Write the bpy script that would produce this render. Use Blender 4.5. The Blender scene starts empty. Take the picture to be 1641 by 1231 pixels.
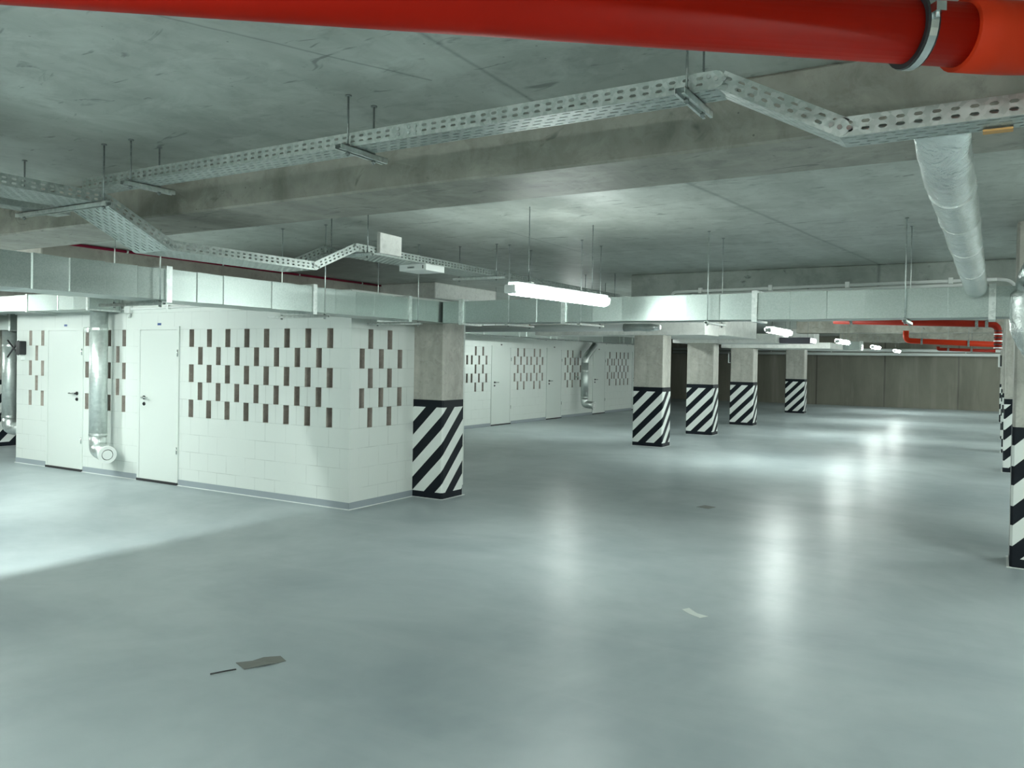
import bpy, bmesh, math, random
from mathutils import Vector, Matrix
random.seed(7)
S = bpy.context.scene
COL = S.collection
V = Vector
PI = math.pi

# ------------------------------------------------------------------ camera, world, exposure
W_, H_ = 1641.0, 1231.0
FPX, PITCH, ROLL, YAW, CY = 1300.0, 0.012, 0.0164, -0.537, 592.92
cam = bpy.data.cameras.new('camera')
cam_o = bpy.data.objects.new('camera', cam)
COL.objects.link(cam_o)
_f = V((math.sin(YAW) * math.cos(PITCH), math.cos(YAW) * math.cos(PITCH), -math.sin(PITCH)))
_r0 = V((math.cos(YAW), -math.sin(YAW), 0))
_u0 = _r0.cross(_f)
_c, _s = math.cos(ROLL), math.sin(ROLL)
_r = _r0 * _c + _u0 * _s
_u = _u0 * _c - _r0 * _s
cam_o.matrix_world = Matrix(((_r.x, _u.x, -_f.x, 0), (_r.y, _u.y, -_f.y, 0), (_r.z, _u.z, -_f.z, 1.70), (0, 0, 0, 1)))
cam.sensor_fit = 'HORIZONTAL'
cam.sensor_width = 36.0
cam.lens = FPX / W_ * 36.0
cam.shift_y = (CY - H_ / 2) / W_
cam.clip_start = 0.05
cam.clip_end = 200
S.camera = cam_o

wd = bpy.data.worlds.new('world')
S.world = wd
wd.use_nodes = True
wd.node_tree.nodes['Background'].inputs[0].default_value = (0.5, 0.6, 0.57, 1)
wd.node_tree.nodes['Background'].inputs[1].default_value = 0.0
S.view_settings.view_transform = 'Standard'
S.view_settings.look = 'None'
S.view_settings.gamma = 1
S.view_settings.use_curve_mapping = False
S.view_settings.exposure = 1.4
S.cycles.max_bounces = 10
S.cycles.diffuse_bounces = 6
S.cycles.sample_clamp_indirect = 6.0
LAMP = 60.0                      # emission of the fluorescent diffusers
LAMP_COL = (0.90, 1.0, 0.955, 1)

CEIL = 2.95

# ------------------------------------------------------------------ materials
def new_mat(name, col=(.8, .8, .8), rough=.5, metal=0.0, spec=.5):
    m = bpy.data.materials.new(name)
    m.use_nodes = True
    b = m.node_tree.nodes['Principled BSDF']
    b.inputs['Base Color'].default_value = (*col, 1)
    b.inputs['Roughness'].default_value = rough
    b.inputs['Metallic'].default_value = metal
    b.inputs['Specular IOR Level'].default_value = spec
    return m, m.node_tree, b

class NT:
    """small wrapper to chain shader nodes"""
    def __init__(s, nt): s.nt = nt
    def node(s, t, **kw):
        n = s.nt.nodes.new(t)
        for k, v in kw.items(): setattr(n, k, v)
        return n
    def link(s, a, b): s.nt.links.new(a, b)
    def val(s, x, sock):
        if isinstance(x, (int, float)): sock.default_value = x
        elif isinstance(x, tuple): sock.default_value = x
        else: s.link(x, sock)
    def math(s, op, a, b=0.0, c=None, clamp=False):
        n = s.node('ShaderNodeMath', operation=op, use_clamp=clamp)
        s.val(a, n.inputs[0]); s.val(b, n.inputs[1])
        if c is not None: s.val(c, n.inputs[2])
        return n.outputs[0]
    def coords(s, scale=(1, 1, 1), kind='Object', rot=(0, 0, 0)):
        t = s.node('ShaderNodeTexCoord'); m = s.node('ShaderNodeMapping')
        m.inputs['Scale'].default_value = scale
        m.inputs['Rotation'].default_value = rot
        s.link(t.outputs[kind], m.inputs['Vector'])
        return m.outputs[0]
    def noise(s, vec, scale, detail=4, rough=.55, dist=0.0):
        n = s.node('ShaderNodeTexNoise')
        s.link(vec, n.inputs['Vector'])
        n.inputs['Scale'].default_value = scale; n.inputs['Detail'].default_value = detail
        n.inputs['Roughness'].default_value = rough; n.inputs['Distortion'].default_value = dist
        return n.outputs['Fac']
    def ramp(s, fac, stops):
        n = s.node('ShaderNodeValToRGB')
        e = n.color_ramp.elements
        while len(e) < len(stops): e.new(0.5)
        for i, (p, c) in enumerate(stops):
            e[i].position = p
            e[i].color = (*c, 1) if isinstance(c, tuple) else (c, c, c, 1)
        s.link(fac, n.inputs[0])
        return n.outputs[0]
    def mix(s, fac, a, b, mode='MIX'):
        n = s.node('ShaderNodeMix', data_type='RGBA', blend_type=mode)
        s.val(fac, n.inputs[0])
        for x, k in ((a, 6), (b, 7)):
            if isinstance(x, tuple): n.inputs[k].default_value = (*x, 1) if len(x) == 3 else x
            else: s.link(x, n.inputs[k])
        return n.outputs[2]
    def sep(s, vec):
        n = s.node('ShaderNodeSeparateXYZ'); s.link(vec, n.inputs[0]); return n.outputs
    def comb(s, x, y, z):
        n = s.node('ShaderNodeCombineXYZ')
        for v, k in ((x, 0), (y, 1), (z, 2)): s.val(v, n.inputs[k])
        return n.outputs[0]
    def bump(s, h, strength, dist, bsdf):
        n = s.node('ShaderNodeBump')
        n.inputs['Strength'].default_value = strength; n.inputs['Distance'].default_value = dist
        s.link(h, n.inputs['Height']); s.link(n.outputs[0], bsdf.inputs['Normal'])

M = {}
def simple(name, *a, **k):
    M[name] = new_mat(name, *a, **k)[0]

def mk_floor():
    m, nt, b = new_mat('epoxy_floor', (.4, .45, .46), .26, 0, .12)
    T = NT(nt); c = T.coords()
    big = T.noise(c, .45, 5, .6, .4)
    fine = T.noise(c, 2.2, 6, .65, .8)
    streak = T.noise(T.coords((.25, 2.2, 1), rot=(0, 0, .5)), 1.3, 4, .6, .5)
    col = T.ramp(big, [(.33, (.265, .312, .328)), (.62, (.40, .452, .462))])
    col = T.mix(T.math('MULTIPLY', T.math('SUBTRACT', fine, .45, clamp=True), .9), col, (.27, .315, .335))
    col = T.mix(T.math('MULTIPLY', T.math('SUBTRACT', streak, .5, clamp=True), .9), col, (.46, .50, .50))
    T.link(col, b.inputs['Base Color'])
    T.link(T.math('ADD', T.math('MULTIPLY', fine, .10), .285), b.inputs['Roughness'])
    h = T.math('ADD', T.noise(c, 5, 3, .5), T.math('MULTIPLY', T.noise(c, 28, 2, .5), .2))
    T.bump(h, .07, .012, b)
    M['floor'] = m

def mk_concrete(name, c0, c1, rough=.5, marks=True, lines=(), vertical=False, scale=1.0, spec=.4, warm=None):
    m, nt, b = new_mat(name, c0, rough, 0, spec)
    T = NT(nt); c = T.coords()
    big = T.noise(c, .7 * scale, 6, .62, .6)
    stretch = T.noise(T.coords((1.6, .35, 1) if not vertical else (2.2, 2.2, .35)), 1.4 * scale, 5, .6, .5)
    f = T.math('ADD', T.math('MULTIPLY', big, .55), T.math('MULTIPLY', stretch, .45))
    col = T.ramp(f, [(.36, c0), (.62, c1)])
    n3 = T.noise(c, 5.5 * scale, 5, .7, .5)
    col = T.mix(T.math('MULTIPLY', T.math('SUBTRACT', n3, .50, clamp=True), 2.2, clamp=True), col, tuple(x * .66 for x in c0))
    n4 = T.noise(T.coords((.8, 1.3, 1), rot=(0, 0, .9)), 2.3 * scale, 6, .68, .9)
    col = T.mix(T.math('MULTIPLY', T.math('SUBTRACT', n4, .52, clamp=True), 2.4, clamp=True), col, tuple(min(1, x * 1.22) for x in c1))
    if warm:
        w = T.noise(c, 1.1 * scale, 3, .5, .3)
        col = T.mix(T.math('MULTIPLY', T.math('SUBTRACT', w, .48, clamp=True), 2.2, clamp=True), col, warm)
    if marks:
        sm = T.noise(T.coords((2.0, 6.0, 3.0), rot=(0, 0, .35)), 1.5, 3, .6, 1.2)
        k = T.math('MULTIPLY', T.math('SUBTRACT', sm, .63, clamp=True), 14, clamp=True)
        col = T.mix(T.math('MULTIPLY', k, .6), col, (.06, .07, .062))
        pit = T.node('ShaderNodeTexVoronoi'); T.link(c, pit.inputs['Vector']); pit.inputs['Scale'].default_value = 9
        k2 = T.math('LESS_THAN', pit.outputs['Distance'], .045)
        col = T.mix(T.math('MULTIPLY', k2, .6), col, (.06, .06, .055))
    if lines:
        x, y, _ = T.sep(c)
        wob = T.math('MULTIPLY', T.math('SUBTRACT', T.noise(c, 3, 3), .5), .03)
        tot = None
        for (x0, y0, x1, y1, w, s) in lines:
            L = math.hypot(x1 - x0, y1 - y0); ux, uy = (x1 - x0) / L, (y1 - y0) / L
            d = T.math('ADD', T.math('MULTIPLY', x, -uy), T.math('MULTIPLY', y, ux))
            d = T.math('ABSOLUTE', T.math('ADD', T.math('SUBTRACT', d, -x0 * uy + y0 * ux), wob))
            a = T.math('ADD', T.math('MULTIPLY', x, ux), T.math('MULTIPLY', y, uy))
            a = T.math('SUBTRACT', a, x0 * ux + y0 * uy)
            on = T.math('MULTIPLY', T.math('GREATER_THAN', a, 0), T.math('LESS_THAN', a, L))
            k = T.math('MULTIPLY', T.math('MULTIPLY', T.math('SUBTRACT', 1, T.math('DIVIDE', d, w), clamp=True), on), s)
            tot = k if tot is None else T.math('MAXIMUM', tot, k)
        col = T.mix(tot, col, (.10, .11, .105))
    T.link(col, b.inputs['Base Color'])
    T.link(T.math('ADD', T.math('MULTIPLY', big, .25), rough - .12), b.inputs['Roughness'])
    T.bump(T.noise(c, 14, 5, .6), .15, .01, b)
    M[name] = m

def mk_blocks(name, axis):
    """painted block wall: faint joints on 0.2254 m courses"""
    m, nt, b = new_mat(name, (.72, .76, .73), .5, 0, .35)
    T = NT(nt); c = T.coords(); x, y, z = T.sep(c)
    br = T.node('ShaderNodeTexBrick', offset=.5)
    T.link(T.comb(x if axis == 'x' else y, z, 0), br.inputs['Vector'])
    br.inputs['Scale'].default_value = 1; br.inputs['Brick Width'].default_value = .341
    br.inputs['Row Height'].default_value = .2254; br.inputs['Mortar Size'].default_value = .0042
    br.inputs['Mortar Smooth'].default_value = .25; br.inputs['Bias'].default_value = 0
    br.inputs['Color1'].default_value = (.70, .745, .715, 1); br.inputs['Color2'].default_value = (.745, .785, .755, 1)
    n = T.noise(c, 2.2, 4, .6)
    jm = T.math('MULTIPLY', br.outputs['Fac'], T.math('MULTIPLY', T.math('SUBTRACT', n, .38, clamp=True), 2.0, clamp=True))
    base = T.mix(T.math('MULTIPLY', T.noise(c, 1.2, 3), .35), (.63, .67, .64), (.56, .605, .58))
    col = T.mix(jm, base, (.27, .30, .28))
    T.link(col, b.inputs['Base Color'])
    T.bump(T.math('SUBTRACT', 1, br.outputs['Fac']), .25, .004, b)
    M[name] = m

def mk_metal(name, c0, c1, rough, scale=25.0, metal=.9, bump=0.0, spiral=False):
    m, nt, b = new_mat(name, c0, rough, metal)
    T = NT(nt); c = T.coords()
    v = T.node('ShaderNodeTexVoronoi'); T.link(c, v.inputs['Vector']); v.inputs['Scale'].default_value = scale
    n = T.noise(c, scale * .3, 4, .6)
    f = T.math('ADD', T.math('MULTIPLY', T.sep(v.outputs['Color'])[0], .5), T.math('MULTIPLY', n, .5))
    T.link(T.ramp(f, [(.25, c0), (.75, c1)]), b.inputs['Base Color'])
    T.link(T.math('ADD', T.math('MULTIPLY', f, .16), rough - .08), b.inputs['Roughness'])
    if spiral:
        x, y, z = T.sep(c)
        w = T.math('SINE', T.math('MULTIPLY', z, 2 * PI / .11))
        T.bump(T.math('POWER', T.math('ABSOLUTE', w), 16.0), .25, .003, b)
    elif bump:
        T.bump(T.noise(c, 16, 4, .6, .8), bump, .02, b)
    M[name] = m

def mk_foil(name, c):
    m, nt, b = new_mat(name, c, .24, .7)
    T = NT(nt); co = T.coords()
    h = T.math('ADD', T.noise(co, 7, 5, .6, 1.5), T.math('MULTIPLY', T.noise(co, 30, 3, .6, 1.0), .3))
    T.bump(h, .6, .03, b)
    T.link(T.ramp(T.noise(co, 5, 3), [(.3, tuple(x * .85 for x in c)), (.7, c)]), b.inputs['Base Color'])
    M[name] = m

def mk_stripes(name, phase):
    m, nt, b = new_mat(name, (.8, .8, .8), .45, 0, .18)
    T = NT(nt); c = T.coords(); x, y, z = T.sep(c)
    t = T.math('SUBTRACT', z, T.math('ADD', x, y))
    fr = T.math('FRACT', T.math('DIVIDE', T.math('SUBTRACT', t, phase - 34.1), .341))
    blk = T.math('LESS_THAN', fr, .48)
    blk = T.math('MAXIMUM', blk, T.math('GREATER_THAN', z, 1.112))
    blk = T.math('MAXIMUM', blk, T.math('LESS_THAN', z, .078))
    n = T.noise(c, 6, 3)
    T.link(T.mix(blk, T.mix(n, (.76, .79, .76), (.66, .70, .67)), (.008, .011, .016)), b.inputs['Base Color'])
    return m

mk_floor()
CL = [(-1.89, 1.0, -1.94, 3.5, .018, .5), (-1.89, 5.2, -1.2, 11.3, .03, .55), (-2.75, 1.75, -2.2, 2.95, .012, .6),
      (-4.1, 8.5, 1.0, 8.35, .016, .55), (-4.1, 6.6, -4.1, 8.6, .014, .7), (-8, 1.6, -2.9, 1.6, .02, .3)]
mk_concrete('slab_concrete', (.28, .305, .275), (.49, .52, .485), .45, True, CL, spec=.55)
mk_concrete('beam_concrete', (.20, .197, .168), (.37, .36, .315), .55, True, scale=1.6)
mk_concrete('pillar_concrete', (.30, .295, .26), (.47, .465, .42), .55, False, vertical=True, scale=2.0)
mk_blocks('blocks_x', 'x')
mk_blocks('blocks_y', 'y')
mk_concrete('raw_block', (.33, .295, .26), (.47, .425, .38), .8, False, scale=4)
mk_metal('galvanised', (.56, .61, .59), (.74, .78, .76), .38, 40)
mk_metal('galvanised_tray', (.38, .43, .41), (.52, .565, .545), .42, 60, .85)
mk_metal('galvanised_duct', (.33, .385, .365), (.40, .455, .435), .37, 120, .88)
mk_metal('galvanised_pipe', (.58, .64, .62), (.68, .735, .715), .40, 30, .75, 0, True)
mk_metal('steel_dark', (.22, .25, .24), (.34, .37, .36), .45, 60, .8)
mk_foil('foil', (.76, .80, .785))
simple('door_paint', (.60, .645, .615), .38, 0, .45)
simple('skirting_grey', (.27, .31, .335), .45)
simple('white_joint', (.72, .75, .73), .5)
simple('black', (.012, .013, .015), .45)
simple('rubber', (.02, .02, .022), .6)
simple('chrome', (.62, .65, .64), .22, 1.0)
simple('blue_sticker', (.015, .06, .22), .4)
simple('white_plastic', (.68, .71, .69), .4)
simple('pale_scrap', (.58, .62, .58), .5)
simple('fixture_grey', (.42, .45, .44), .5)
simple('silver_wrap', (.74, .77, .76), .4, .1)
simple('dark_box', (.11, .105, .13), .4)
simple('debris', (.15, .155, .14), .6)
simple('orange_tape', (.55, .30, .10), .6)
def mk_red(name, c):
    m, nt, b = new_mat(name, c, .5, 0, .1)
    T = NT(nt); co = T.coords()
    T.link(T.mix(T.noise(co, 4, 3), tuple(x * .8 for x in c), c), b.inputs['Base Color'])
    M[name] = m
mk_red('red_paint', (.38, .010, .0025))
mk_red('red_far', (.27, .020, .010))
mk_red('red_bright', (.50, .034, .009))
mk_red('magenta_red', (.20, .008, .03))
mk_concrete('insulation', (.60, .605, .575), (.72, .725, .695), .75, False, scale=2.5)
mk_concrete('insulation_beige', (.29, .275, .24), (.37, .355, .315), .75, False, scale=1.5)
def mk_farwall():
    m, nt, b = new_mat('far_wall_concrete', (.12, .12, .10), .6)
    T = NT(nt); c = T.coords(); x, y, z = T.sep(c)
    big = T.noise(T.coords((.6, .6, .25)), 1.2, 6, .6, .4)
    col = T.ramp(big, [(.3, (.14, .137, .107)), (.7, (.23, .223, .18))])
    fr = T.math('FRACT', T.math('DIVIDE', T.math('ADD', x, 40.4), 2.7))
    ln = T.math('LESS_THAN', T.math('ABSOLUTE', T.math('SUBTRACT', fr, .5)), .012)
    col = T.mix(T.math('MULTIPLY', ln, .7), col, (.06, .055, .045))
    st = T.noise(T.coords((1.3, 1, .12)), 1.6, 4, .6)
    col = T.mix(T.math('MULTIPLY', T.math('SUBTRACT', st, .52, clamp=True), 2.5, clamp=True), col, (.33, .32, .275))
    T.link(col, b.inputs['Base Color'])
    M['far_wall'] = m
mk_farwall()
def mk_lamp(k):
    key = 'lamp%.2f' % k
    if key not in M:
        m, nt, b = new_mat('lit_diffuser', (.9, .95, .93), .4)
        b.inputs['Emission Color'].default_value = LAMP_COL
        b.inputs['Emission Strength'].default_value = LAMP * k
        M[key] = m
    return key

# ------------------------------------------------------------------ geometry helpers
def tag(o, label=None, cat=None, group=None, kind=None):
    if label: o['label'] = label
    if cat: o['category'] = cat
    if group: o['group'] = group
    if kind: o['kind'] = kind
    return o

def thing(name, label, cat, loc=(0, 0, 0), group=None, kind=None):
    o = bpy.data.objects.new(name, None)
    o.empty_display_size = .1
    COL.objects.link(o)
    o.location = loc
    return tag(o, label, cat, group, kind)

def obj(name, bm, mat, parent=None, loc=None, smooth=False, mats=None):
    """link a bmesh as ONE object; vertices are in world space, moved relative to loc / parent"""
    me = bpy.data.meshes.new(name)
    o0 = V(loc) if loc is not None else (V(parent_world(parent)) if parent else V((0, 0, 0)))
    bmesh.ops.translate(bm, verts=bm.verts, vec=-o0)
    bm.to_mesh(me); bm.free()
    for mm in (mats or [mat]): me.materials.append(M[mm] if isinstance(mm, str) else mm)
    if smooth:
        me.polygons.foreach_set('use_smooth', [True] * len(me.polygons))
    o = bpy.data.objects.new(name, me)
    COL.objects.link(o)
    if parent:
        o.parent = parent
        o.location = o0 - V(parent_world(parent))
    else:
        o.location = o0
    return o

def parent_world(p):
    l = V(p.location)
    while p.parent:
        p = p.parent; l += V(p.location)
    return l

def box(bm, x0, y0, z0, x1, y1, z1, mi=0):
    vs = [bm.verts.new((x, y, z)) for z in (z0, z1) for y in (y0, y1) for x in (x0, x1)]
    fs = []
    for idx in ((0, 2, 3, 1), (4, 5, 7, 6), (0, 1, 5, 4), (2, 6, 7, 3), (0, 4, 6, 2), (1, 3, 7, 5)):
        f = bm.faces.new([vs[i] for i in idx]); f.material_index = mi; fs.append(f)
    return fs

def NB(): return bmesh.new()
def boxbm(*a):
    bm = NB(); box(bm, *a); return bm

def bevel(bm, w, seg=2):
    bmesh.ops.bevel(bm, geom=list(bm.edges), offset=w, segments=seg, affect='EDGES', profile=.5)
    return bm

def obox(bm, c, u, v, w, hu, hv, hw):
    """oriented box: centre, three unit axes, half sizes"""
    c = V(c); vs = []
    for k in (-1, 1):
        for j in (-1, 1):
            for i in (-1, 1):
                vs.append(bm.verts.new(c + u * (hu * i) + v * (hv * j) + w * (hw * k)))
    for idx in ((0, 2, 3, 1), (4, 5, 7, 6), (0, 1, 5, 4), (2, 6, 7, 3), (0, 4, 6, 2), (1, 3, 7, 5)):
        bm.faces.new([vs[i] for i in idx])
    bmesh.ops.recalc_face_normals(bm, faces=bm.faces)

def tube(bm, pts, r, n=14, caps=True, radii=None):
    pts = [V(p) for p in pts]
    rings = []; ref = None
    for i, p in enumerate(pts):
        a = pts[max(i - 1, 0)]; b = pts[min(i + 1, len(pts) - 1)]
        t = (b - a).normalized()
        if ref is None:
            ref = t.orthogonal().normalized()
        else:
            ref = (ref - t * ref.dot(t)).normalized()
        s = t.cross(ref)
        rr = radii[i] if radii else r
        k = 1.0
        if 0 < i < len(pts) - 1:
            ca = (pts[i] - a).normalized().dot((b - pts[i]).normalized())
            k = 1.0
        rings.append([bm.verts.new(p + (ref * math.cos(2 * PI * j / n) + s * math.sin(2 * PI * j / n)) * rr * k) for j in range(n)])
    for a, b in zip(rings, rings[1:]):
        for j in range(n):
            f = bm.faces.new((a[j], a[(j + 1) % n], b[(j + 1) % n], b[j])); f.smooth = True
    if caps:
        bm.faces.new(list(reversed(rings[0]))); bm.faces.new(rings[-1])
    return bm
def tb(pts, r, n=14, caps=True, radii=None): return tube(NB(), pts, r, n, caps, radii)

def rounded(pts, rad, seg=5):
    """polyline with its corners rounded"""
    pts = [V(p) for p in pts]; out = [pts[0]]
    for i in range(1, len(pts) - 1):
        a, p, b = pts[i - 1], pts[i], pts[i + 1]
        da, db = (a - p).normalized(), (b - p).normalized()
        r = min(rad, (a - p).length * .49, (b - p).length * .49)
        p0, p1 = p + da * r, p + db * r
        for k in range(seg + 1):
            t = k / seg
            out.append(p0 * (1 - t) ** 2 + p * 2 * t * (1 - t) + p1 * t * t)
    out.append(pts[-1])
    return out

def cyl(bm, c, axis, r, h, n=16):
    axis = V(axis).normalized(); c = V(c)
    return tube(bm, [c - axis * h / 2, c + axis * h / 2], r, n)

def ring(bm, c, axis, r0, r1, h, n=24):
    """flat ring with thickness h about an axis"""
    axis = V(axis).normalized(); c = V(c); ref = axis.orthogonal().normalized(); s = axis.cross(ref)
    L = []
    for rr, dh in ((r0, -h / 2), (r1, -h / 2), (r1, h / 2), (r0, h / 2)):
        L.append([bm.verts.new(c + axis * dh + (ref * math.cos(2 * PI * j / n) + s * math.sin(2 * PI * j / n)) * rr) for j in range(n)])
    for i in range(4):
        a, b = L[i], L[(i + 1) % 4]
        for j in range(n): bm.faces.new((a[j], a[(j + 1) % n], b[(j + 1) % n], b[j]))
    bmesh.ops.recalc_face_normals(bm, faces=bm.faces)
    return bm

def struct(name, bm, mat, label=None, cat=None, mats=None, loc=None):
    o = obj(name, bm, mat, None, loc, mats=mats)
    return tag(o, label, cat, kind='structure')

# ------------------------------------------------------------------ the setting
XL, XR, YN, YF = -20.0, 6.0, -7.0, 37.0
struct('floor', boxbm(XL, YN, -.2, XR, YF, 0), 'floor', 'glossy grey epoxy floor of the garage', 'floor')
struct('ceiling', boxbm(XL, YN, CEIL, XR, YF, CEIL + .25), 'slab_concrete', 'bare grey concrete ceiling slab', 'ceiling')
struct('wall_back', boxbm(XL, YF, 0, XR, YF + .25, CEIL), 'far_wall', 'stained brownish concrete wall at the far end', 'wall')
struct('wall_right', boxbm(XR, YN, 0, XR + .25, YF, CEIL), 'pillar_concrete', 'concrete wall beyond the right row of pillars', 'wall')
struct('wall_left', boxbm(XL - .25, YN, 0, XL, YF, CEIL), 'pillar_concrete', 'concrete wall at the far left', 'wall')
struct('wall_front', boxbm(XL, YN - .25, 0, XR, YN, CEIL), 'pillar_concrete', 'concrete wall behind the viewer', 'wall')

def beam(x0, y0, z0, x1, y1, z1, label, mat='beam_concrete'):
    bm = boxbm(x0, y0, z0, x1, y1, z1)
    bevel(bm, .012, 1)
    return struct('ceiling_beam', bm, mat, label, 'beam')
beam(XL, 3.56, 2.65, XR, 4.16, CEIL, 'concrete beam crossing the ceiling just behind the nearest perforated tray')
beam(-4.5, 10.85, 2.5, XR, 11.4, CEIL, 'concrete beam above the duct on the right', 'slab_concrete')
beam(-9.5, 5.0, 2.46, -9.0, 10.7, CEIL, 'beige clad beam behind the left duct with thin red pipe', 'insulation_beige')
beam(-9.5, 10.7, 2.69, -7.85, 12.6, CEIL, 'white insulated ceiling drop behind the corner of the duct', 'insulation')
beam(-8.6, 15.4, 2.25, -4.83, 16.3, 2.62, 'white insulated beam over the second pillar of the left row', 'insulation')
beam(-6.7, 16.3, 2.27, -4.7, 18.8, CEIL, 'grey clad drop between second and third pillar', 'insulation')
beam(-6.7, 18.8, 2.18, -4.27, 20.1, 2.40, 'white clad cap over the third pillar of the left row', 'insulation')
beam(-6.6, 22.5, 2.14, -3.72, 24.6, 2.30, 'white clad cap over the fourth pillar of the left row', 'insulation')
beam(-6.5, 29.4, 2.24, -5.4, 30.4, CEIL, 'clad cap over the fifth pillar of the left row', 'insulation')
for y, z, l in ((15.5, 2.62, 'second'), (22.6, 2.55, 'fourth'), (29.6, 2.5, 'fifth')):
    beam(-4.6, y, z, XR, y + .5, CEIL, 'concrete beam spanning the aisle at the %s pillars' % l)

# --- storage walls of painted blocks with open slots
HC = .2254
def slot_wall(name, axis, plane, s0, s1, z1, th, holes, label):
    """wall along axis ('x' or 'y'); front face at plane; th signed thickness; holes: (row, start, width)"""
    bm = NB()
    zs = [0, 4 * HC] + [(4 + k) * HC for k in range(1, 6)] + [z1]
    def put(a, b, za, zb):
        if b - a < 1e-4: return
        if axis == 'x': fs = box(bm, a, min(plane, plane + th), za, b, max(plane, plane + th), zb)
        else: fs = box(bm, min(plane, plane + th), a, za, max(plane, plane + th), b, zb)
        for f in fs:
            f.normal_update()
            nrm = f.normal
            front = abs(nrm.y if axis == 'x' else nrm.x) > .5
            f.material_index = 0 if front else 1
    for i in range(len(zs) - 1):
        row = 6 - i                    # i=1 is the lowest slotted course (row 5) ... i=5 the top one (row 1)
        hs = sorted([(s, w) for (r, s, w) in holes if r == row]) if 1 <= i <= 5 else []
        cur = s0
        for s, w in hs:
            put(cur, s, zs[i], zs[i + 1]); cur = s + w
        put(cur, s1, zs[i], zs[i + 1])
    # wall ends are painted like the front
    bm.faces.ensure_lookup_table()
    for f in bm.faces:
        f.normal_update()
        c = f.calc_center_median(); s = c.x if axis == 'x' else c.y
        if f.material_index == 1 and abs(f.normal.z) < .5 and (abs(s - s0) < 1e-4 or abs(s - s1) < 1e-4): f.material_index = 0
    return struct(name, bm, None, label, 'wall', mats=['blocks_x' if axis == 'x' else 'blocks_y', 'raw_block'])

hA = []
for r in (1, 3, 5):
    hA += [(r, -8.908 + .341 * k, .092) for k in range(8)]
    hA += [(r, -12.62, .08), (r, -12.295, .08), (r, -11.17, .085), (r, -10.66, .095), (r, -10.31, .08)]
for r in (2, 4):
    hA += [(r, -8.734 + .341 * k, .088) for k in range(7)]
    hA += [(r, -12.45, .075), (r, -10.45, .078)]
slot_wall('wall_left_front', 'x', 6.84, -12.96, -6.16, 2.46, .12, hA, 'white painted block wall of the near store with two doors and open slots')
hS = [(r, s, .086) for r in (1, 3, 5) for s in (7.127, 7.47)] + [(r, s, .086) for r in (2, 4) for s in (6.983, 7.317, 7.661)]
slot_wall('wall_left_side', 'y', -6.16, 6.96, 9.1, 2.46, -.12, [h for h in hS], 'short white block wall running from the corner to the striped pillar')
r135 = [16.83, 17.17, 18.91, 19.25, 19.82, 20.15, 21.89, 22.22, 22.77, 25.0, 25.55, 25.88, 26.22, 26.57]
r24 = [16.45, 16.66, 16.99, 17.33, 18.74, 19.08, 19.41, 19.64, 19.97, 20.3, 21.73, 22.07, 22.38, 22.6, 24.84, 25.18, 25.38, 25.73, 26.05, 26.39]
hB = [(r, s, .08) for r in (1, 3, 5) for s in r135] + [(r, s, .08) for r in (2, 4) for s in r24]
slot_wall('wall_left_far', 'y', -11.1, 12.0, 28.6, CEIL, -.12, hB, 'long white block wall of the far stores with doors and open slots')
# returns closing the stores
struct('wall_left_end', boxbm(-12.96, 6.96, 0, -12.84, 9.1, 2.46), 'blocks_y', 'left end wall of the near store', 'wall')
struct('wall_left_rear', boxbm(-12.84, 8.98, 0, -6.28, 9.1, 2.46), 'blocks_x', 'rear wall of the near store', 'wall')
struct('wall_left_return', boxbm(XL, 28.48, 0, -11.22, 28.6, CEIL), 'blocks_x', 'end wall of the far stores', 'wall')
struct('wall_left_inner', boxbm(-12.84, 8.2, 0, -6.28, 8.3, 2.44), 'raw_block', 'inner partition of the near store', 'wall')
struct('wall_left_core', boxbm(-12.3, 12.0, 0, -12.2, 28.48, CEIL), 'raw_block', 'inner partition of the far stores', 'wall')

# --- skirting
DA = [(-12.12, -11.20), (-9.94, -9.09)]
DB = [(17.60, 18.58), (20.58, 21.53), (23.70, 24.66), (26.98, 27.95)]
def skirts():
    n = [0]
    def sk(name, *b):
        struct(name, boxbm(*b), 'skirting_grey', ['grey skirting left of the first near door', 'grey skirting between the two near doors', 'grey skirting right of the second near door', 'grey skirting on the short side wall',
               'grey skirting before the first far door', 'grey skirting after the first far door', 'grey skirting after the second far door', 'grey skirting after the third far door', 'grey skirting at the far corner'][n[0]], 'skirting')
        n[0] += 1
    xs = [-12.96] + [v for d in DA for v in d] + [-6.155]
    for i in range(0, len(xs), 2): sk('baseboard_left_front', xs[i], 6.832, 0, xs[i + 1], 6.84, .078)
    sk('baseboard_left_side', -6.16, 6.832, 0, -6.152, 7.975, .078)
    ys = [12.0] + [v for d in DB for v in d] + [28.6]
    for i in range(0, len(ys), 2): sk('baseboard_left_far', -11.1, ys[i], 0, -11.09, ys[i + 1], .078)
    bm = NB()
    for i in range(0, len(xs), 2): box(bm, xs[i], 6.815, 0, xs[i + 1] + .01, 6.832, .006)
    box(bm, -6.152, 6.815, 0, -6.135, 7.97, .006)
    struct('trim_1', bm, 'white_joint', 'thin white sealant line along the foot of the near store', 'trim')
skirts()

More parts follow.
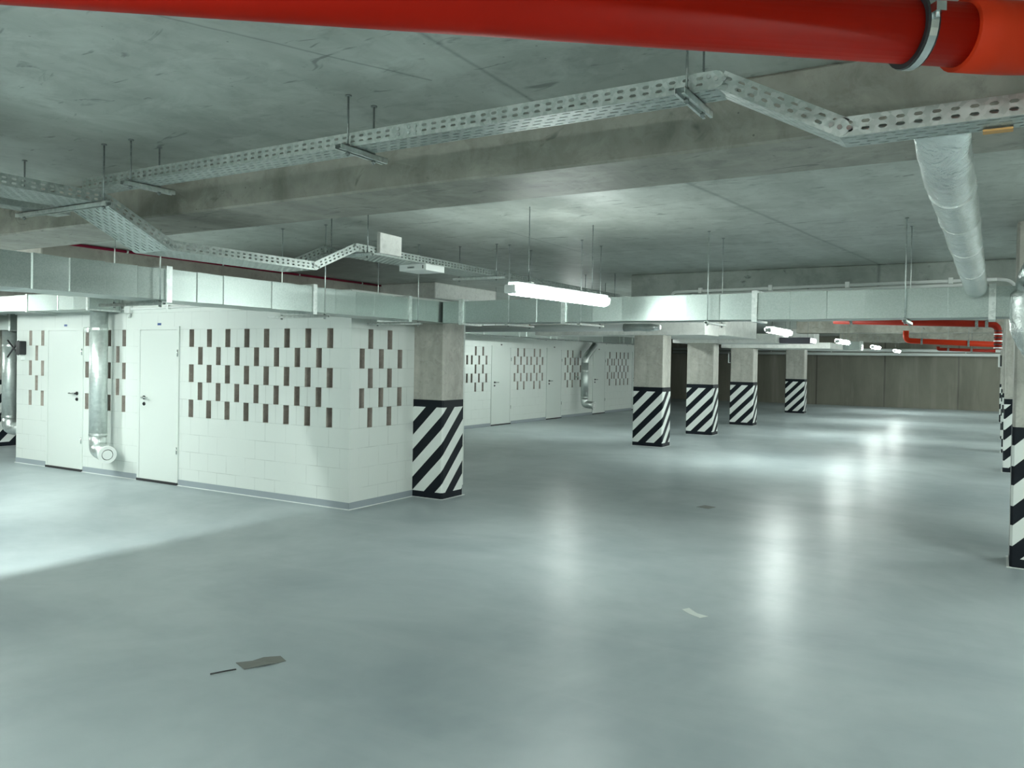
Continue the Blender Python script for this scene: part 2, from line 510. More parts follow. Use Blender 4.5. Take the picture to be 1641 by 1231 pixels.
# --- doors
DN = [0]
def door(axis, plane, a, b, hinge_hi, label, out):
    """out: direction (+1/-1) the door faces along the other axis; hinge_hi: hinges on the high side"""
    DN[0] += 1
    d = thing('door_%d' % DN[0], label, 'door', ((a + b) / 2, plane, 0) if axis == 'x' else (plane, (a + b) / 2, 0), kind='structure')
    def bx(bm, s0, s1, z0, z1, o0, o1):
        p0, p1 = sorted((plane + out * o0, plane + out * o1))
        if axis == 'x': box(bm, s0, p0, z0, s1, p1, z1)
        else: box(bm, p0, s0, z0, p1, s1, z1)
    top = 2.07; fw = .045
    bm = NB(); bx(bm, a, a + fw, .012, top, 0, .018); bx(bm, b - fw, b, .012, top, 0, .018); bx(bm, a + fw, b - fw, top - fw, top, 0, .018)
    obj('door_frame', bm, 'door_paint', d)
    bm = NB(); bx(bm, a + fw + .004, b - fw - .004, .026, top - fw - .004, 0, .014)
    lf = obj('door_leaf', bm, 'door_paint', d)
    bm = NB(); g = (b - fw - .004, b - fw) if hinge_hi else (a + fw, a + fw + .004)
    bx(bm, g[0], g[1], .026, top - fw, 0, .006)
    obj('shadow_gap', bm, 'black', d)
    bm = NB(); bx(bm, a, b, 0, .032, 0, .026)
    tag(obj('threshold_seal', bm, 'rubber', d), 'black rubber strip under the door leaf')
    hs = (b - fw - .10) if not hinge_hi else (a + fw + .10)
    if DN[0] == 1: hs = b - fw - .09
    sg = 1 if hs < (a + b) / 2 else -1
    if DN[0] == 1: sg = -1
    def P3(s, o, z): return V((s, plane + out * o, z)) if axis == 'x' else V((plane + out * o, s, z))
    ax = (0, 1, 0) if axis == 'x' else (1, 0, 0)
    bm = NB(); cyl(bm, P3(hs, .02, 1.12), ax, .026, .014)
    cyl(bm, P3(hs, .04, 1.12), ax, .011, .05)
    tag(obj('handle_rose', bm, 'black', d), 'black round handle rose')
    tag(obj('handle', tb(rounded([P3(hs, .03, 1.12), P3(hs, .066, 1.12), P3(hs + sg * .13, .066, 1.12)], .02), .0105, 10), 'chrome', d), 'chrome lever handle')
    bm = NB(); cyl(bm, P3(hs, .02, 1.035), ax, .024, .012); cyl(bm, P3(hs, .03, 1.035), ax, .009, .02, 10)
    tag(obj('lock', bm, 'black', d), 'black round lock escutcheon')
    e = (b - .02) if hinge_hi else (a + .02)
    if DN[0] == 1: e = b - .02
    for z in (.45, 1.72):
        bm = NB(); cyl(bm, P3(e, .022, z), (0, 0, 1), .009, .09, 10); obj('hinge', bm, 'chrome', d)
    bm = NB(); bx(bm, (a + b) / 2 - .035, (a + b) / 2 + .035, 2.085, 2.115, 0, .004)
    tag(obj('sticker', bm, 'blue_sticker' if axis == 'x' else 'black', d), 'small sticker above the door')
door('x', 6.84, *DA[0], True, 'white steel door nearest the left end of the near store', -1)
door('x', 6.84, *DA[1], True, 'white steel door right of the round pipe on the near store', -1)
for (a, b), w in zip(DB, ('nearest', 'second', 'third', 'farthest')):
    door('y', -11.1, a, b, True, 'white steel door, %s one along the far store wall' % w, 1)

# ------------------------------------------------------------------ pillars
def pillar(x, y, top, label, phase, w=.65, d=.45, group='striped pillars', h=1.2):
    t = thing('pillar', label, 'pillar', (x, y, 0), group)
    bm = boxbm(x - w / 2, y, 0, x + w / 2, y + d, h); 
    bmesh.ops.bevel(bm, geom=[e for e in bm.edges if abs((e.verts[0].co - e.verts[1].co).z) > .1], offset=.02, segments=1, affect='EDGES')
    o = obj('striped_band', bm, mk_stripes('pillar_stripes', phase), t, loc=(x - w / 2, y, 0))
    tag(o, 'black and white diagonal hazard stripes around the pillar foot')
    bm = boxbm(x - w / 2 + .004, y + .004, h, x + w / 2 - .004, y + d - .004, top)
    bmesh.ops.bevel(bm, geom=[e for e in bm.edges if abs((e.verts[0].co - e.verts[1].co).z) > .1], offset=.02, segments=1, affect='EDGES')
    tag(obj('concrete_shaft', bm, 'pillar_concrete', t), 'bare concrete upper shaft')
    bm = boxbm(x - w / 2 - .02, y - .02, 0, x + w / 2 + .02, y + d + .02, .004)
    obj('sealant_line', bm, 'white_joint', t)
    return t
LX = -6.035
pillar(LX, 7.98, 2.36, 'striped concrete pillar standing against the corner of the near white store', .076 - .2)
pillar(LX, 15.53, 2.25, 'striped concrete pillar left of the middle, in front of the brown far wall, widest of the row of four', .124)
pillar(LX, 18.87, 2.18, 'striped concrete pillar, second of the row of four in the middle', .13)
pillar(LX, 22.6, 2.14, 'striped concrete pillar, third of the row of four in the middle', .10)
pillar(LX, 29.55, 2.24, 'striped concrete pillar, smallest and farthest of the row of four in the middle', .16)
RX = .137 + .325
pillar(RX, 8.13, CEIL, 'large striped pillar cut by the right edge of the photo', .0)
for y, w, p in ((15.48, 'second nearest', .17), (19.0, 'third nearest', .1), (22.65, 'fourth nearest', .2), (29.75, 'farthest', .05)):
    pillar(RX, y, CEIL if y < 20 else CEIL, 'striped pillar at the right edge, %s of that row' % w, p)
pillar(-15.63, 7.45, CEIL, 'striped pillar behind the round pipe at the left edge', .12, .65, 1.4)

# ------------------------------------------------------------------ lamps
def lamp(a, b, z, label, drop=True, group='fluorescent lamps on the aisle ceiling', k_=1.0, w=1.0):
    a, b = V((*a, z)), V((*b, z)); c = (a + b) / 2; u = (b - a).normalized(); L = (b - a).length
    l = V((-u.y, u.x, 0)); k = V((0, 0, 1))
    t = thing('fluorescent_lamp', label, 'lamp', (c.x, c.y, z), group)
    n = 12; bm = NB(); rings = []
    prof = []
    for j in range(n + 1):
        an = PI + PI * j / n
        prof.append((math.cos(an) * .062 * w, math.sin(an) * .05 * w + .005 * w))
    prof += [(.062 * w, .03 * w), (.03 * w, .042), (-.03 * w, .042), (-.062 * w, .03 * w)]
    for s in (-L / 2 + .02, L / 2 - .02):
        rings.append([bm.verts.new(c + u * s + l * p[0] + k * p[1]) for p in prof])
    m = len(prof)
    for j in range(m): bm.faces.new((rings[0][j], rings[0][(j + 1) % m], rings[1][(j + 1) % m], rings[1][j]))
    bm.faces.new(rings[0]); bm.faces.new(list(reversed(rings[1])))
    bmesh.ops.recalc_face_normals(bm, faces=bm.faces)
    tag(obj('diffuser', bm, mk_lamp(k_), t), 'glowing white diffuser')
    bm = NB(); obox(bm, c + k * .048, u, l, k, L / 2 - .03, .046, .012)
    obj('housing', bm, 'fixture_grey', t)
    for s in (-1, 1):
        bm = NB(); obox(bm, c + u * s * (L / 2) + k * 0, u, l, k, .025, .05 * max(w, .4), .036)
        bevel(bm, .014, 3)
        obj('end_cap', bm, 'white_plastic', t)
        if drop:
            p = c + u * s * (L / 2 - .25)
            obj('hanger_wire', tb([p + k * .066, V((p.x, p.y, CEIL))], .004, 6), 'steel_dark', t)
            bm = NB(); obox(bm, p + k * .07, u, l, k, .02, .04, .006); obj('hanger_clip', bm, 'galvanised', t)
    return t
lamp((-3.30, 5.50), (-3.17, 7.02), 2.262, 'glaring fluorescent lamp, largest in view, hanging in front of the duct', k_=.34)
lamp((-3.2, 13.55), (-3.2, 15.1), 2.262, 'lit fluorescent lamp seen just under the right duct, second nearest', k_=.95)
lamp((-3.15, 20.0), (-3.15, 21.5), 2.262, 'lit fluorescent lamp right of the white clad caps, third nearest', k_=.85)
lamp((-3.12, 26.0), (-3.12, 27.5), 2.262, 'small lit fluorescent lamp far down the aisle, fourth nearest', k_=.85)
lamp((-3.12, 32.2), (-3.12, 33.7), 2.262, 'tiny lit fluorescent lamp by the far wall, farthest of the line', k_=.8)
lamp((-3.2, -2.2), (-3.2, -.7), 2.45, 'fluorescent lamp of the aisle behind the viewer', k_=1.5)
lamp((-3.2, -5.6), (-3.2, -4.1), 2.45, 'added fluorescent fill lamp farthest behind the viewer', k_=1.5)  # added out of view for more diffuse light on the floor
GB = 'added fill lamps behind the viewer'
lamp((-.4, -3.4), (-.4, -1.9), 2.5, 'added fluorescent fill lamp behind the viewer near the right pillars', True, GB, 1.3)  # added out of view to lift the near floor and ceiling
lamp((-6.4, -3.4), (-6.4, -1.9), 2.5, 'added fluorescent fill lamp behind the viewer near the added downstand', True, GB, .8)  # second unseen fill for the foreground, added on the left
GL = 'unseen added lamps off to the left'
lamp((-7.66, .2), (-7.66, 1.65), 2.58, 'unseen fluorescent tube slimmed for a sharp shadow edge, farther from the near store', False, GL, 5.2, .2)  # unseen tube, kept narrow so the shadow edge stays crisp
lamp((-7.66, 1.95), (-7.66, 3.4), 2.58, 'unseen fluorescent tube slimmed for a sharp shadow edge, closer to the near store', False, GL, 5.2, .2)  # unseen like its twin, narrowed for the same shadow edge
lamp((-10.9, 3.5), (-10.9, 5.0), 2.55, 'added fluorescent fill lamp over the left bay', True, GL, 1.0)  # added off frame to raise the general light at left
lamp((-16.0, 4.0), (-16.0, 5.5), 2.50, 'added fluorescent fill lamp over the far left bay', True, GL, .7)  # added off frame as further fill from the left
lamp((-8.1, 15.6), (-8.1, 17.1), 2.86, 'added hidden lamp brightening the far store wall', False, GL, 1.1)  # added where the duct hides it, to light the far store wall
for y in (-3.5, 5.0, 12.0, 19.0, 26.0, 33.0):  # unseen lamps added as diffuse fill from the right
    lamp((3.3, y - .75), (3.3, y + .75), 2.50, 'added fluorescent fill lamp beyond the right row of pillars', True, 'added fill lamps beyond the right pillars', 1.5)
beam(-7.52, -4.0, 2.28, -7.22, 3.55, CEIL, 'added unseen downstand cutting off the light of the left tubes')  # added off frame to shape the tubes' light into a shadow edge

# ------------------------------------------------------------------ cable trays
def perforated(bm, o, u, v, L, Wd, rows):
    """sheet with slots: rows = (v centre, slot height, slot length, pitch, offset)"""
    o = V(o)
    def q(pts):
        bm.faces.new([bm.verts.new(o + u * a + v * b) for a, b in pts])
    cur = 0.0
    for (vc, sh, sl, pt, off) in sorted(rows):
        v0, v1 = vc - sh / 2, vc + sh / 2
        q([(0, cur), (L, cur), (L, v0), (0, v0)])
        cu = 0.0; s = off; c = sh * .42
        while s + sl < L - .004:
            if s > .004:
                q([(cu, v0), (s, v0), (s, v1), (cu, v1)])
                e = s + sl
                q([(s, v0), (s + c, v0), (s, v0 + c)]); q([(s, v1), (s, v1 - c), (s + c, v1)])
                q([(e, v0), (e, v0 + c), (e - c, v0)]); q([(e, v1), (e - c, v1), (e, v1 - c)])
                cu = e
            s += pt
        q([(cu, v0), (L, v0), (L, v1), (cu, v1)])
        cur = v1
    q([(0, cur), (L, cur), (L, Wd), (0, Wd)])

def solid(o, th, off=0.0):
    md = o.modifiers.new('thickness', 'SOLIDIFY'); md.thickness = th; md.offset = off
    return o

def tray(label, axis, lat, width, path, h=.064, group='perforated cable trays', joints=True, loc=None):
    """path: (s, z) points of the tray bottom in the vertical plane of its run"""
    ax = V((1, 0, 0)) if axis == 'x' else V((0, 1, 0))
    l = V((0, 1, 0)) if axis == 'x' else V((1, 0, 0))
    pts = [ax * s + l * lat + V((0, 0, z)) for s, z in path]
    t = thing('cable_tray', label, 'cable tray', pts[0], group)
    for i in range(len(pts) - 1):
        A, B = pts[i], pts[i + 1]
        u = (B - A).normalized(); L = (B - A).length
        n = V((0, 0, 1)) - u * u.z; n.normalize()
        bm = NB()
        nr = max(4, int(width / .036)); stp = width / nr
        perforated(bm, A - l * width / 2, u, l, L, width, [(stp * (k + .5), .0095, .040, .060, .012 + .030 * (k % 2)) for k in range(nr)])
        solid(obj('tray_base', bm, 'galvanised_tray', t), .0018)
        for s in (-1, 1):
            bm = NB()
            perforated(bm, A + l * (s * width / 2), u, n, L, h, [(h * .31, .0125, .027, .053, .014), (h * .70, .0115, .027, .053, .014)])
            obox(bm, A + u * L / 2 + l * (s * (width / 2 - .006)) + n * h, u, l, n, L / 2, .006, .0014)
            solid(obj('side_rail', bm, 'galvanised_tray', t), .0018)
        if joints and i > 0:
            for s in (-1, 1):
                bm = NB(); c = A + l * (s * (width / 2 + .0025)) + V((0, 0, h * .5))
                cyl(bm, c, l, .031, .003, 20)
                jp = obj('joint_plate', bm, 'galvanised_tray', t)
                for du, dz in ((-.028, .012), (.03, -.006), (0, 0)):
                    bm = NB(); cyl(bm, c + ax * du + V((0, 0, dz)) + l * (s * .005), l, .0085, .007, 10)
                    obj('bolt', bm, 'chrome', jp)
    return t

tray('narrow perforated cable tray crossing the whole ceiling from left to upper right', 'x', 3.02, .15,
     [(-4.86, 2.71), (-.90, 2.712), (-.47, 2.478), (1.6, 2.49)])
tray('wide perforated cable tray dipping under the beam on the left and running away', 'y', -4.865, .37,
     [(1.2, 2.612), (2.98, 2.612), (3.44, 2.388), (4.77, 2.395), (5.25, 2.606), (15.2, 2.606)])
tray('short perforated cable tray at the left edge beside the wide tray', 'y', -5.355, .15, [(1.2, 2.612), (3.12, 2.612)])
# splice joint on the long tray
bm = NB(); box(bm, -2.42, 2.9425, 2.716, -2.28, 2.9445, 2.770)
sp = thing('splice_plate', 'splice plate joining two lengths of the narrow tray', 'plate', (-2.35, 2.94, 2.71))
obj('plate', bm, 'galvanised_tray', sp)
for x, z in ((-2.38, 2.755), (-2.38, 2.73), (-2.32, 2.755), (-2.32, 2.73)):
    bm = NB(); cyl(bm, (x, 2.940, z), (0, 1, 0), .008, .006, 10); obj('bolt', bm, 'chrome', sp)

def channel(bm, a, b, w=.041, h=.026, th=.003, up=True):
    """C-profile from a to b (open downwards), top face at a.z"""
    a, b = V(a), V(b); u = (b - a).normalized(); l = V((-u.y, u.x, 0)); k = V((0, 0, 1)); c = (a + b) / 2; L = (b - a).length / 2
    obox(bm, c - k * (th / 2), u, l, k, L, w / 2, th / 2)
    for s in (-1, 1):
        obox(bm, c - k * (h / 2) + l * s * (w / 2 - th / 2), u, l, k, L, th / 2, h / 2)
        obox(bm, c - k * (h - th / 2) + l * s * (w / 2 - .006), u, l, k, L, .005, th / 2)

def hanger(a, b, z, label, rods, group, z_top=CEIL, w=.041, h=.026, nut=True, below=.02, rm='steel_dark'):
    c = ((a[0] + b[0]) / 2, (a[1] + b[1]) / 2, z - h)
    t = thing('trapeze_hanger', label, 'hanger', c, group)
    bm = NB(); channel(bm, (*a, z), (*b, z), w, h); obj('support_channel', bm, 'galvanised', t)
    for (x, y) in rods:
        r = obj('threaded_rod', tb([(x, y, z - h - below), (x, y, z_top)], .0048, 8), rm, t)
        if nut:
            for zn in (z - h - .008, z + .006):
                bm = NB(); cyl(bm, (x, y, zn), (0, 0, 1), .011, .012, 6); obj('nut', bm, 'steel_dark', r)
        bm = NB(); cyl(bm, (x, y, z_top - .003), (0, 0, 1), .016, .006, 12); obj('ceiling_washer', bm, 'steel_dark', r)
    return t
G1 = 'hangers of the narrow tray'
hanger((-2.675, 2.86), (-2.675, 3.20), 2.706, 'trapeze hanger in the middle of the narrow tray', [(-2.675, 2.927), (-2.675, 3.113)], G1)
hanger((-4.36, 2.88), (-4.36, 3.22), 2.706, 'trapeze hanger near the left end of the narrow tray', [(-4.355, 2.93), (-4.355, 3.118)], G1)
hanger((-1.01, 2.86), (-1.01, 3.20), 2.708, 'trapeze hanger under the narrow tray before it drops', [(-1.005, 2.922), (-1.005, 3.118)], G1)
G2 = 'hangers of the wide tray'
hanger((-4.55, 2.92), (-5.53, 2.92), 2.607, 'long hanger channel under the wide tray at left', [(-4.60, 2.92), (-5.46, 2.92)], G2)
hanger((-4.60, 5.36), (-5.18, 5.36), 2.603, 'hanger where the wide tray rises behind the foam block', [(-4.655, 5.36), (-5.075, 5.36)], G2)
hanger((-4.52, 7.43), (-5.20, 7.43), 2.601, 'hanger channel under the far part of the wide tray', [(-4.64, 7.43), (-5.12, 7.43)], G2)
hanger((-4.55, 10.6), (-5.18, 10.6), 2.601, 'hanger of the wide tray above the glaring lamp', [(-4.64, 10.6), (-5.10, 10.6)], G2)
# small things on the trays
bm = NB(); box(bm, -4.675, 5.50, 2.62, -4.635, 5.80, 2.80); bevel(bm, .004, 1)
for v in bm.verts:
    if v.co.z > 2.75: v.co.z += random.uniform(-.02, .02)
fb = tag(obj('foam_block', bm, 'insulation', None, (-4.655, 5.65, 2.62)), 'grey foam block stuck upright on the edge of the wide tray', 'foam block')
jb = thing('junction_box', 'white flat box with a printed strip under the wide tray', 'box', (-4.85, 6.35, 2.55))
bm = NB(); box(bm, -4.98, 6.2, 2.545, -4.66, 6.5, 2.604); obj('box_body', bm, 'white_plastic', jb)
bm = NB(); box(bm, -4.88, 6.196, 2.567, -4.80, 6.2, 2.582); obj('printed_strip', bm, 'steel_dark', jb)
bm = NB(); box(bm, -4.70, 6.196, 2.56, -4.692, 6.2, 2.592); obj('black_mark', bm, 'black', jb)

# ------------------------------------------------------------------ rectangular ducts
def duct_section(bm, axis, s0, s1, f0, f1, z0, z1, bead=.30):
    """box section with shallow stiffening beads: every panel strip leans a little"""
    n = max(1, round((s1 - s0) / bead)); st = (s1 - s0) / n
    def P(s, f, z): return (s, f, z) if axis == 'x' else (f, s, z)
    def prof(s, d): return [P(s, f0 - d, z0 - d * .4), P(s, f1 + d, z0 - d * .4), P(s, f1 + d, z1 + d * .4), P(s, f0 - d, z1 + d * .4)]
    rings = []
    for i in range(n):
        d0, d1 = random.uniform(0, .016), random.uniform(0, .016)
        a = s0 + i * st
        rings.append(prof(a + .004, d0)); rings.append(prof(a + st - .004, d1))
    rs = [[bm.verts.new(p) for p in r] for r in rings]
    for a, b in zip(rs, rs[1:]):
        for j in range(4): bm.faces.new((a[j], a[(j + 1) % 4], b[(j + 1) % 4], b[j]))
    bm.faces.new(rs[0]); bm.faces.new(list(reversed(rs[-1])))
    bmesh.ops.recalc_face_normals(bm, faces=bm.faces)

def flange(bm, axis, s, f0, f1, z0, z1, w=.025, t=.05):
    for dz0, dz1 in ((z0 - w, z0), (z1, z1 + w)):
        a = (s - t / 2, f0 - w, dz0, s + t / 2, f1 + w, dz1)
        box(bm, *a) if axis == 'x' else box(bm, a[1], a[0], a[2], a[4], a[3], a[5])
    for g0, g1 in ((f0 - w, f0), (f1, f1 + w)):
        a = (s - t / 2, g0, z0, s + t / 2, g1, z1)
        box(bm, *a) if axis == 'x' else box(bm, a[1], a[0], a[2], a[4], a[3], a[5])

DZ0, DZ1 = 2.125, 2.355
LFX0, LFX1 = -5.90, -5.50
RFY0, RFY1 = 7.60, 7.96
duct = thing('air_duct', 'long galvanised rectangular air duct with a right-angled turn at the striped pillar', 'duct', (-5.7, 7.6, DZ0))
cuts = [-2.0, -.2, 1.7, 4.02, 5.58, 7.02]
for a, b in zip(cuts, cuts[1:]):
    bm = NB(); duct_section(bm, 'y', a, b, LFX0, LFX1, DZ0, DZ1, .27); obj('duct_section', bm, 'galvanised_duct', duct)
bm = NB(); duct_section(bm, 'y', 7.02, 7.96, LFX0, LFX1, DZ0, DZ1, .3)
obj('duct_corner', bm, 'galvanised_duct', duct)
rc = [-5.46, -5.2, -3.9, -1.92, -.03, 2.2, 4.6]
for a, b in zip(rc, rc[1:]):
    bm = NB(); duct_section(bm, 'x', a, b, RFY0, RFY1, DZ0 - .02 + .01, DZ1, .32); obj('duct_section', bm, 'galvanised_duct', duct)
for s in cuts[1:]:
    bm = NB(); flange(bm, 'y', s, LFX0, LFX1, DZ0, DZ1); obj('flange', bm, 'galvanised', duct)
for s in rc[1:]:
    bm = NB(); flange(bm, 'x', s, RFY0, RFY1, DZ0 - .01, DZ1); obj('flange', bm, 'galvanised', duct)
def dhang(a, b, rods, label): 
    hanger(a, b, DZ0 - .028, label, rods, 'hangers of the long air duct', w=.035, h=.022, rm='galvanised')
for y, w in ((3.92, 'at its left end, by the round pipe'), (5.68, 'above the slotted block wall'), (7.12, 'beside the striped pillar')):
    dhang((-6.2, y), (-5.40, y), [(-6.02, y), (-5.45, y)], 'hanger under the left leg of the duct, %s' % w)
for x, w in ((-4.55, 'right of the duct corner'), (-3.68, 'under the glaring lamp'), (-2.35, 'right of the overexposed part'), (-.66, 'under the red pipe at the right')):
    dhang((x, 7.50), (x, 8.10), [(x, 7.55), (x, 8.02)], 'hanger under the right leg of the duct, %s' % w)

def side_duct(label, axis, s0, s1, f0, f1, z0, z1, cutsn, group='smaller air ducts'):
    t = thing('air_duct', label, 'duct', (s0, f0, z0) if axis == 'x' else (f0, s0, z0), group)
    L = (s1 - s0) / cutsn
    for i in range(cutsn):
        bm = NB(); duct_section(bm, axis, s0 + i * L, s0 + (i + 1) * L, f0, f1, z0, z1, .35); obj('duct_section', bm, 'galvanised_duct', t)
        bm = NB(); flange(bm, axis, s0 + (i + 1) * L - .03, f0, f1, z0, z1, .02, .04); obj('flange', bm, 'galvanised', t)
    return t
side_duct('branch duct behind the long duct, above the first near door', 'x', -16.0, -10.24, 6.32, 6.76, 2.285, 2.50, 4)
side_duct('duct end at the left edge above a round pipe', 'x', -16.5, -13.62, 7.1, 7.42, 2.06, 2.42, 1)
side_duct('duct running along the far store wall near the ceiling', 'y', 14.6, 28.2, -10.9, -10.5, 2.315, 2.52, 8)
sd4 = side_duct('stub duct with flange behind the striped pillar', 'x', -10.5, -8.45, 11.7, 12.0, 2.16, 2.42, 1)

for x in (-10.0, -8.9): obj('hanger_rod', tb([(x, 11.85, 2.41), (x, 11.85, CEIL)], .005, 6), 'steel_dark', sd4)

vb2 = thing('vent_box', 'dark grey box beside the white clad cap, just under the second lamp', 'box', (-3.9, 19.2, 2.2))
bm = NB(); box(bm, -4.26, 19.1, 2.19, -3.58, 19.8, 2.32); bevel(bm, .01, 1); obj('box_body', bm, 'dark_box', vb2)
for x in (-4.1, -3.7): obj('hanger_rod', tb([(x, 19.45, 2.32), (x, 19.45, CEIL)], .005, 6), 'steel_dark', vb2)
sd5 = side_duct('short pale duct far behind the second lamp', 'x', -3.9, -3.25, 24.7, 25.1, 2.16, 2.38, 1)
for x in (-3.8, -3.4): obj('hanger_rod', tb([(x, 24.9, 2.38), (x, 24.9, CEIL)], .005, 6), 'steel_dark', sd5)

# silver pipe crossing behind the duct
sp = thing('silver_pipe', 'silver insulated pipe crossing between the striped pillars behind the duct', 'pipe', (-8.4, 11.9, 2.24))
obj('pipe_body', tb([(-8.40, 11.85, 2.235), (-5.0, 11.85, 2.24)], .058, 16), 'silver_wrap', sp)
tag(obj('foil_end', tb([(-5.02, 11.85, 2.24), (-4.8, 11.86, 2.245), (-4.6, 11.85, 2.24), (-4.42, 11.85, 2.24)], .06, 14, radii=[.062, .058, .064, .04]), 'foil', sp), 'crumpled foil end')
for x in (-7.4, -6.0, -5.35):
    obj('hanger_rod', tb([(x, 11.85, 2.29), (x, 11.85, CEIL)], .004, 6), 'steel_dark', sp)

# ------------------------------------------------------------------ round ventilation pipes
def vent(label, base, top, r, elbow_dir, out, disc_r, offset=None):
    """base: point where the straight pipe meets the lower elbow"""
    bx, by, bz = base
    t = thing('ventilation_pipe', label, 'pipe', base, 'round ventilation pipes')
    up = [V((bx, by, bz)), V((bx, by, top))]
    obj('pipe_body', tb(up, r, 24), 'galvanised_pipe', t)
    d = V(elbow_dir)
    e = rounded([V((bx, by, bz)), V((bx, by, bz - r * 1.6)), V((bx, by, bz - r * 1.6)) + d * out], r * 1.5, 4)
    obj('elbow', tb(e, r * .99, 20), 'galvanised', t)
    for z in (bz + .02, top - .25):
        bm = NB(); ring(bm, (bx, by, z), (0, 0, 1), r * .98, r * 1.05, .03); obj('collar', bm, 'galvanised', t)
    if disc_r:
        c = e[-1]
        bm = NB(); ring(bm, c, d, disc_r * .62, disc_r, .035, 28); dv = obj('diffuser_ring', bm, 'white_plastic', t)
        tag(dv, 'white round diffuser ring')
        bm = NB(); cyl(bm, c - d * .004, d, disc_r * .62, .02, 24); obj('shadow_slot', bm, 'black', dv)
        bm = NB(); cyl(bm, c + d * .012, d, disc_r * .54, .014, 24); obj('diffuser_disc', bm, 'white_plastic', dv)
    return t
va = vent('round ventilation pipe with white disc between the two near doors', (-10.47, 6.60, .58), 2.28, .113, (.97, -.25, -.12), .36, .118)
bm = NB(); box(bm, -10.60, 6.46, 1.98, -10.50, 6.56, 2.05); bevel(bm, .01, 1); obj('damper_box', bm, 'galvanised', va)
vent('round ventilation pipe beside the striped pillar at the left edge', (-13.97, 7.26, .62), 2.055, .11, (.9, .43, 0), .35, 0)
vb = vent('round ventilation pipe with white disc before the far stores', (-10.8, 22.5, .58), 1.66, .115, (.95, -.06, -.1), .36, .125)
obj('offset_bend', tb(rounded([(-10.8, 22.5, 1.6), (-10.8, 22.5, 1.78), (-10.8, 23.25, 2.22), (-10.8, 23.25, 2.300)], .18, 4), .11, 20), 'galvanised', vb)

bm = NB(); box(bm, -11.1, 22.44, 1.2, -10.96, 22.56, 1.24); obj('wall_bracket', bm, 'galvanised', vb)

# ------------------------------------------------------------------ fire pipe in the foreground
RP = [V((-2.6, .56, 2.60)), V((-.215, 2.474, 2.618)), V((-.03, 2.62, 2.618))]
fp = thing('sprinkler_pipe', 'thick red pipe crossing the top of the picture close by', 'pipe', RP[1])
dirp = (RP[1] - RP[0]).normalized()
obj('pipe_body', tb([RP[0] - dirp * 1.5, RP[1] + dirp * .16], .084, 32), 'red_paint', fp)
q = RP[1] + dirp * .16
obj('elbow', tb(rounded([q - dirp * .02, q + dirp * .17, q + dirp * .17 + V((.4, .07, -.02)), q + dirp * .17 + V((1.2, .12, -.05))], .16, 6), .097, 28), 'red_bright', fp)
pc = RP[1]
bm = NB(); ring(bm, pc, dirp, .085, .098, .035, 32); cl = obj('clamp', bm, 'black', fp)
tag(cl, 'black rubber lined pipe clamp')
bm = NB(); ring(bm, pc, dirp, .098, .101, .022, 32); obj('clamp_band', bm, 'chrome', cl)
bm = NB(); sd = dirp.cross(V((0, 0, 1)))
obox(bm, pc + sd * .108 + V((0, 0, .02)), dirp, sd, V((0, 0, 1)), .014, .016, .012); cyl(bm, pc + sd * .108 + V((0, 0, .02)), (0, 0, 1), .006, .05, 8); obj('clamp_screw', bm, 'chrome', cl)
obj('hanger_rod', tb([pc + V((0, 0, .095)), V((pc.x, pc.y, CEIL))], .006, 8), 'steel_dark', fp)
bm = NB()
cc = []
for s in (0, .03):
    for an in (.05, .25, .45):
        dvec = sd * math.cos(an) + V((0, 0, 1)) * math.sin(an)
        cc.append(bm.verts.new(pc + dirp * (.14 + s) + dvec * .0955))
for a in range(2): bm.faces.new((cc[a], cc[a + 1], cc[a + 4], cc[a + 3]))
solid(obj('pipe_tag', bm, 'galvanised', fp), .001, 1)

# far red pipes
def redpipe(label, pts, r, mat='red_bright', clamps=(), rad=.12):
    t = thing('sprinkler_pipe', label, 'pipe', pts[0], 'red pipes at the right')
    obj('pipe_body', tb(rounded(pts, rad), r, 16), mat, t)
    for c in clamps:
        bm = NB(); ring(bm, c, (1, 0, 0), r, r * 1.18, .04, 16); obj('clamp', bm, 'steel_dark', t)
        obj('hanger_rod', tb([V(c) + V((0, 0, r)), (c[0], c[1], CEIL)], .005, 6), 'steel_dark', t)
    return t
rp1 = redpipe('highest of the three red pipes at right, ending in a ringed stub', [(-2.27, 14.0, 2.425), (.03, 14.0, 2.35), (.03, 14.0, 1.98)], .05, 'red_far', [(-2.0, 14.0, 2.416), (-.25, 14, 2.36), (-.12, 14, 2.355)])
redpipe('bright red pipe with an upturned elbow at its left end', [(-1.72, 20.0, 2.50), (-1.72, 20.0, 2.28), (.0, 20.0, 2.2)], .06, 'red_bright', [(-1.4, 20, 2.265), (-.5, 20, 2.222)])
redpipe('thin pale red pipe, lowest of the three', [(-1.1, 20.4, 2.16), (-1.1, 20.4, 2.10), (.0, 20.4, 2.07)], .035, 'red_far', [(-.9, 20.4, 2.095), (-.45, 20.4, 2.08)], .05)
for k in range(6):
    bm = NB(); ring(bm, (.03, 14.0, 2.25 - k * .05), (0, 0, 1), .0505, .058, .016, 18); obj('ring_band', bm, 'white_plastic' if k % 2 else 'rubber', rp1)
# thin red pipe along the clad beam
tr = thing('thin_red_pipe', 'thin dark red pipe along the top of the beige clad beam', 'pipe', (-8.97, 5.4, 2.92))
obj('pipe_body', tb([(-8.975, 5.1, 2.925), (-8.975, 10.68, 2.925)], .016, 10), 'magenta_red', tr)
for y in (6.0, 7.4, 8.8, 10.2):
    bm = NB(); ring(bm, (-8.975, y, 2.925), (0, 1, 0), .016, .022, .02, 12); obj('clip', bm, 'galvanised', tr)

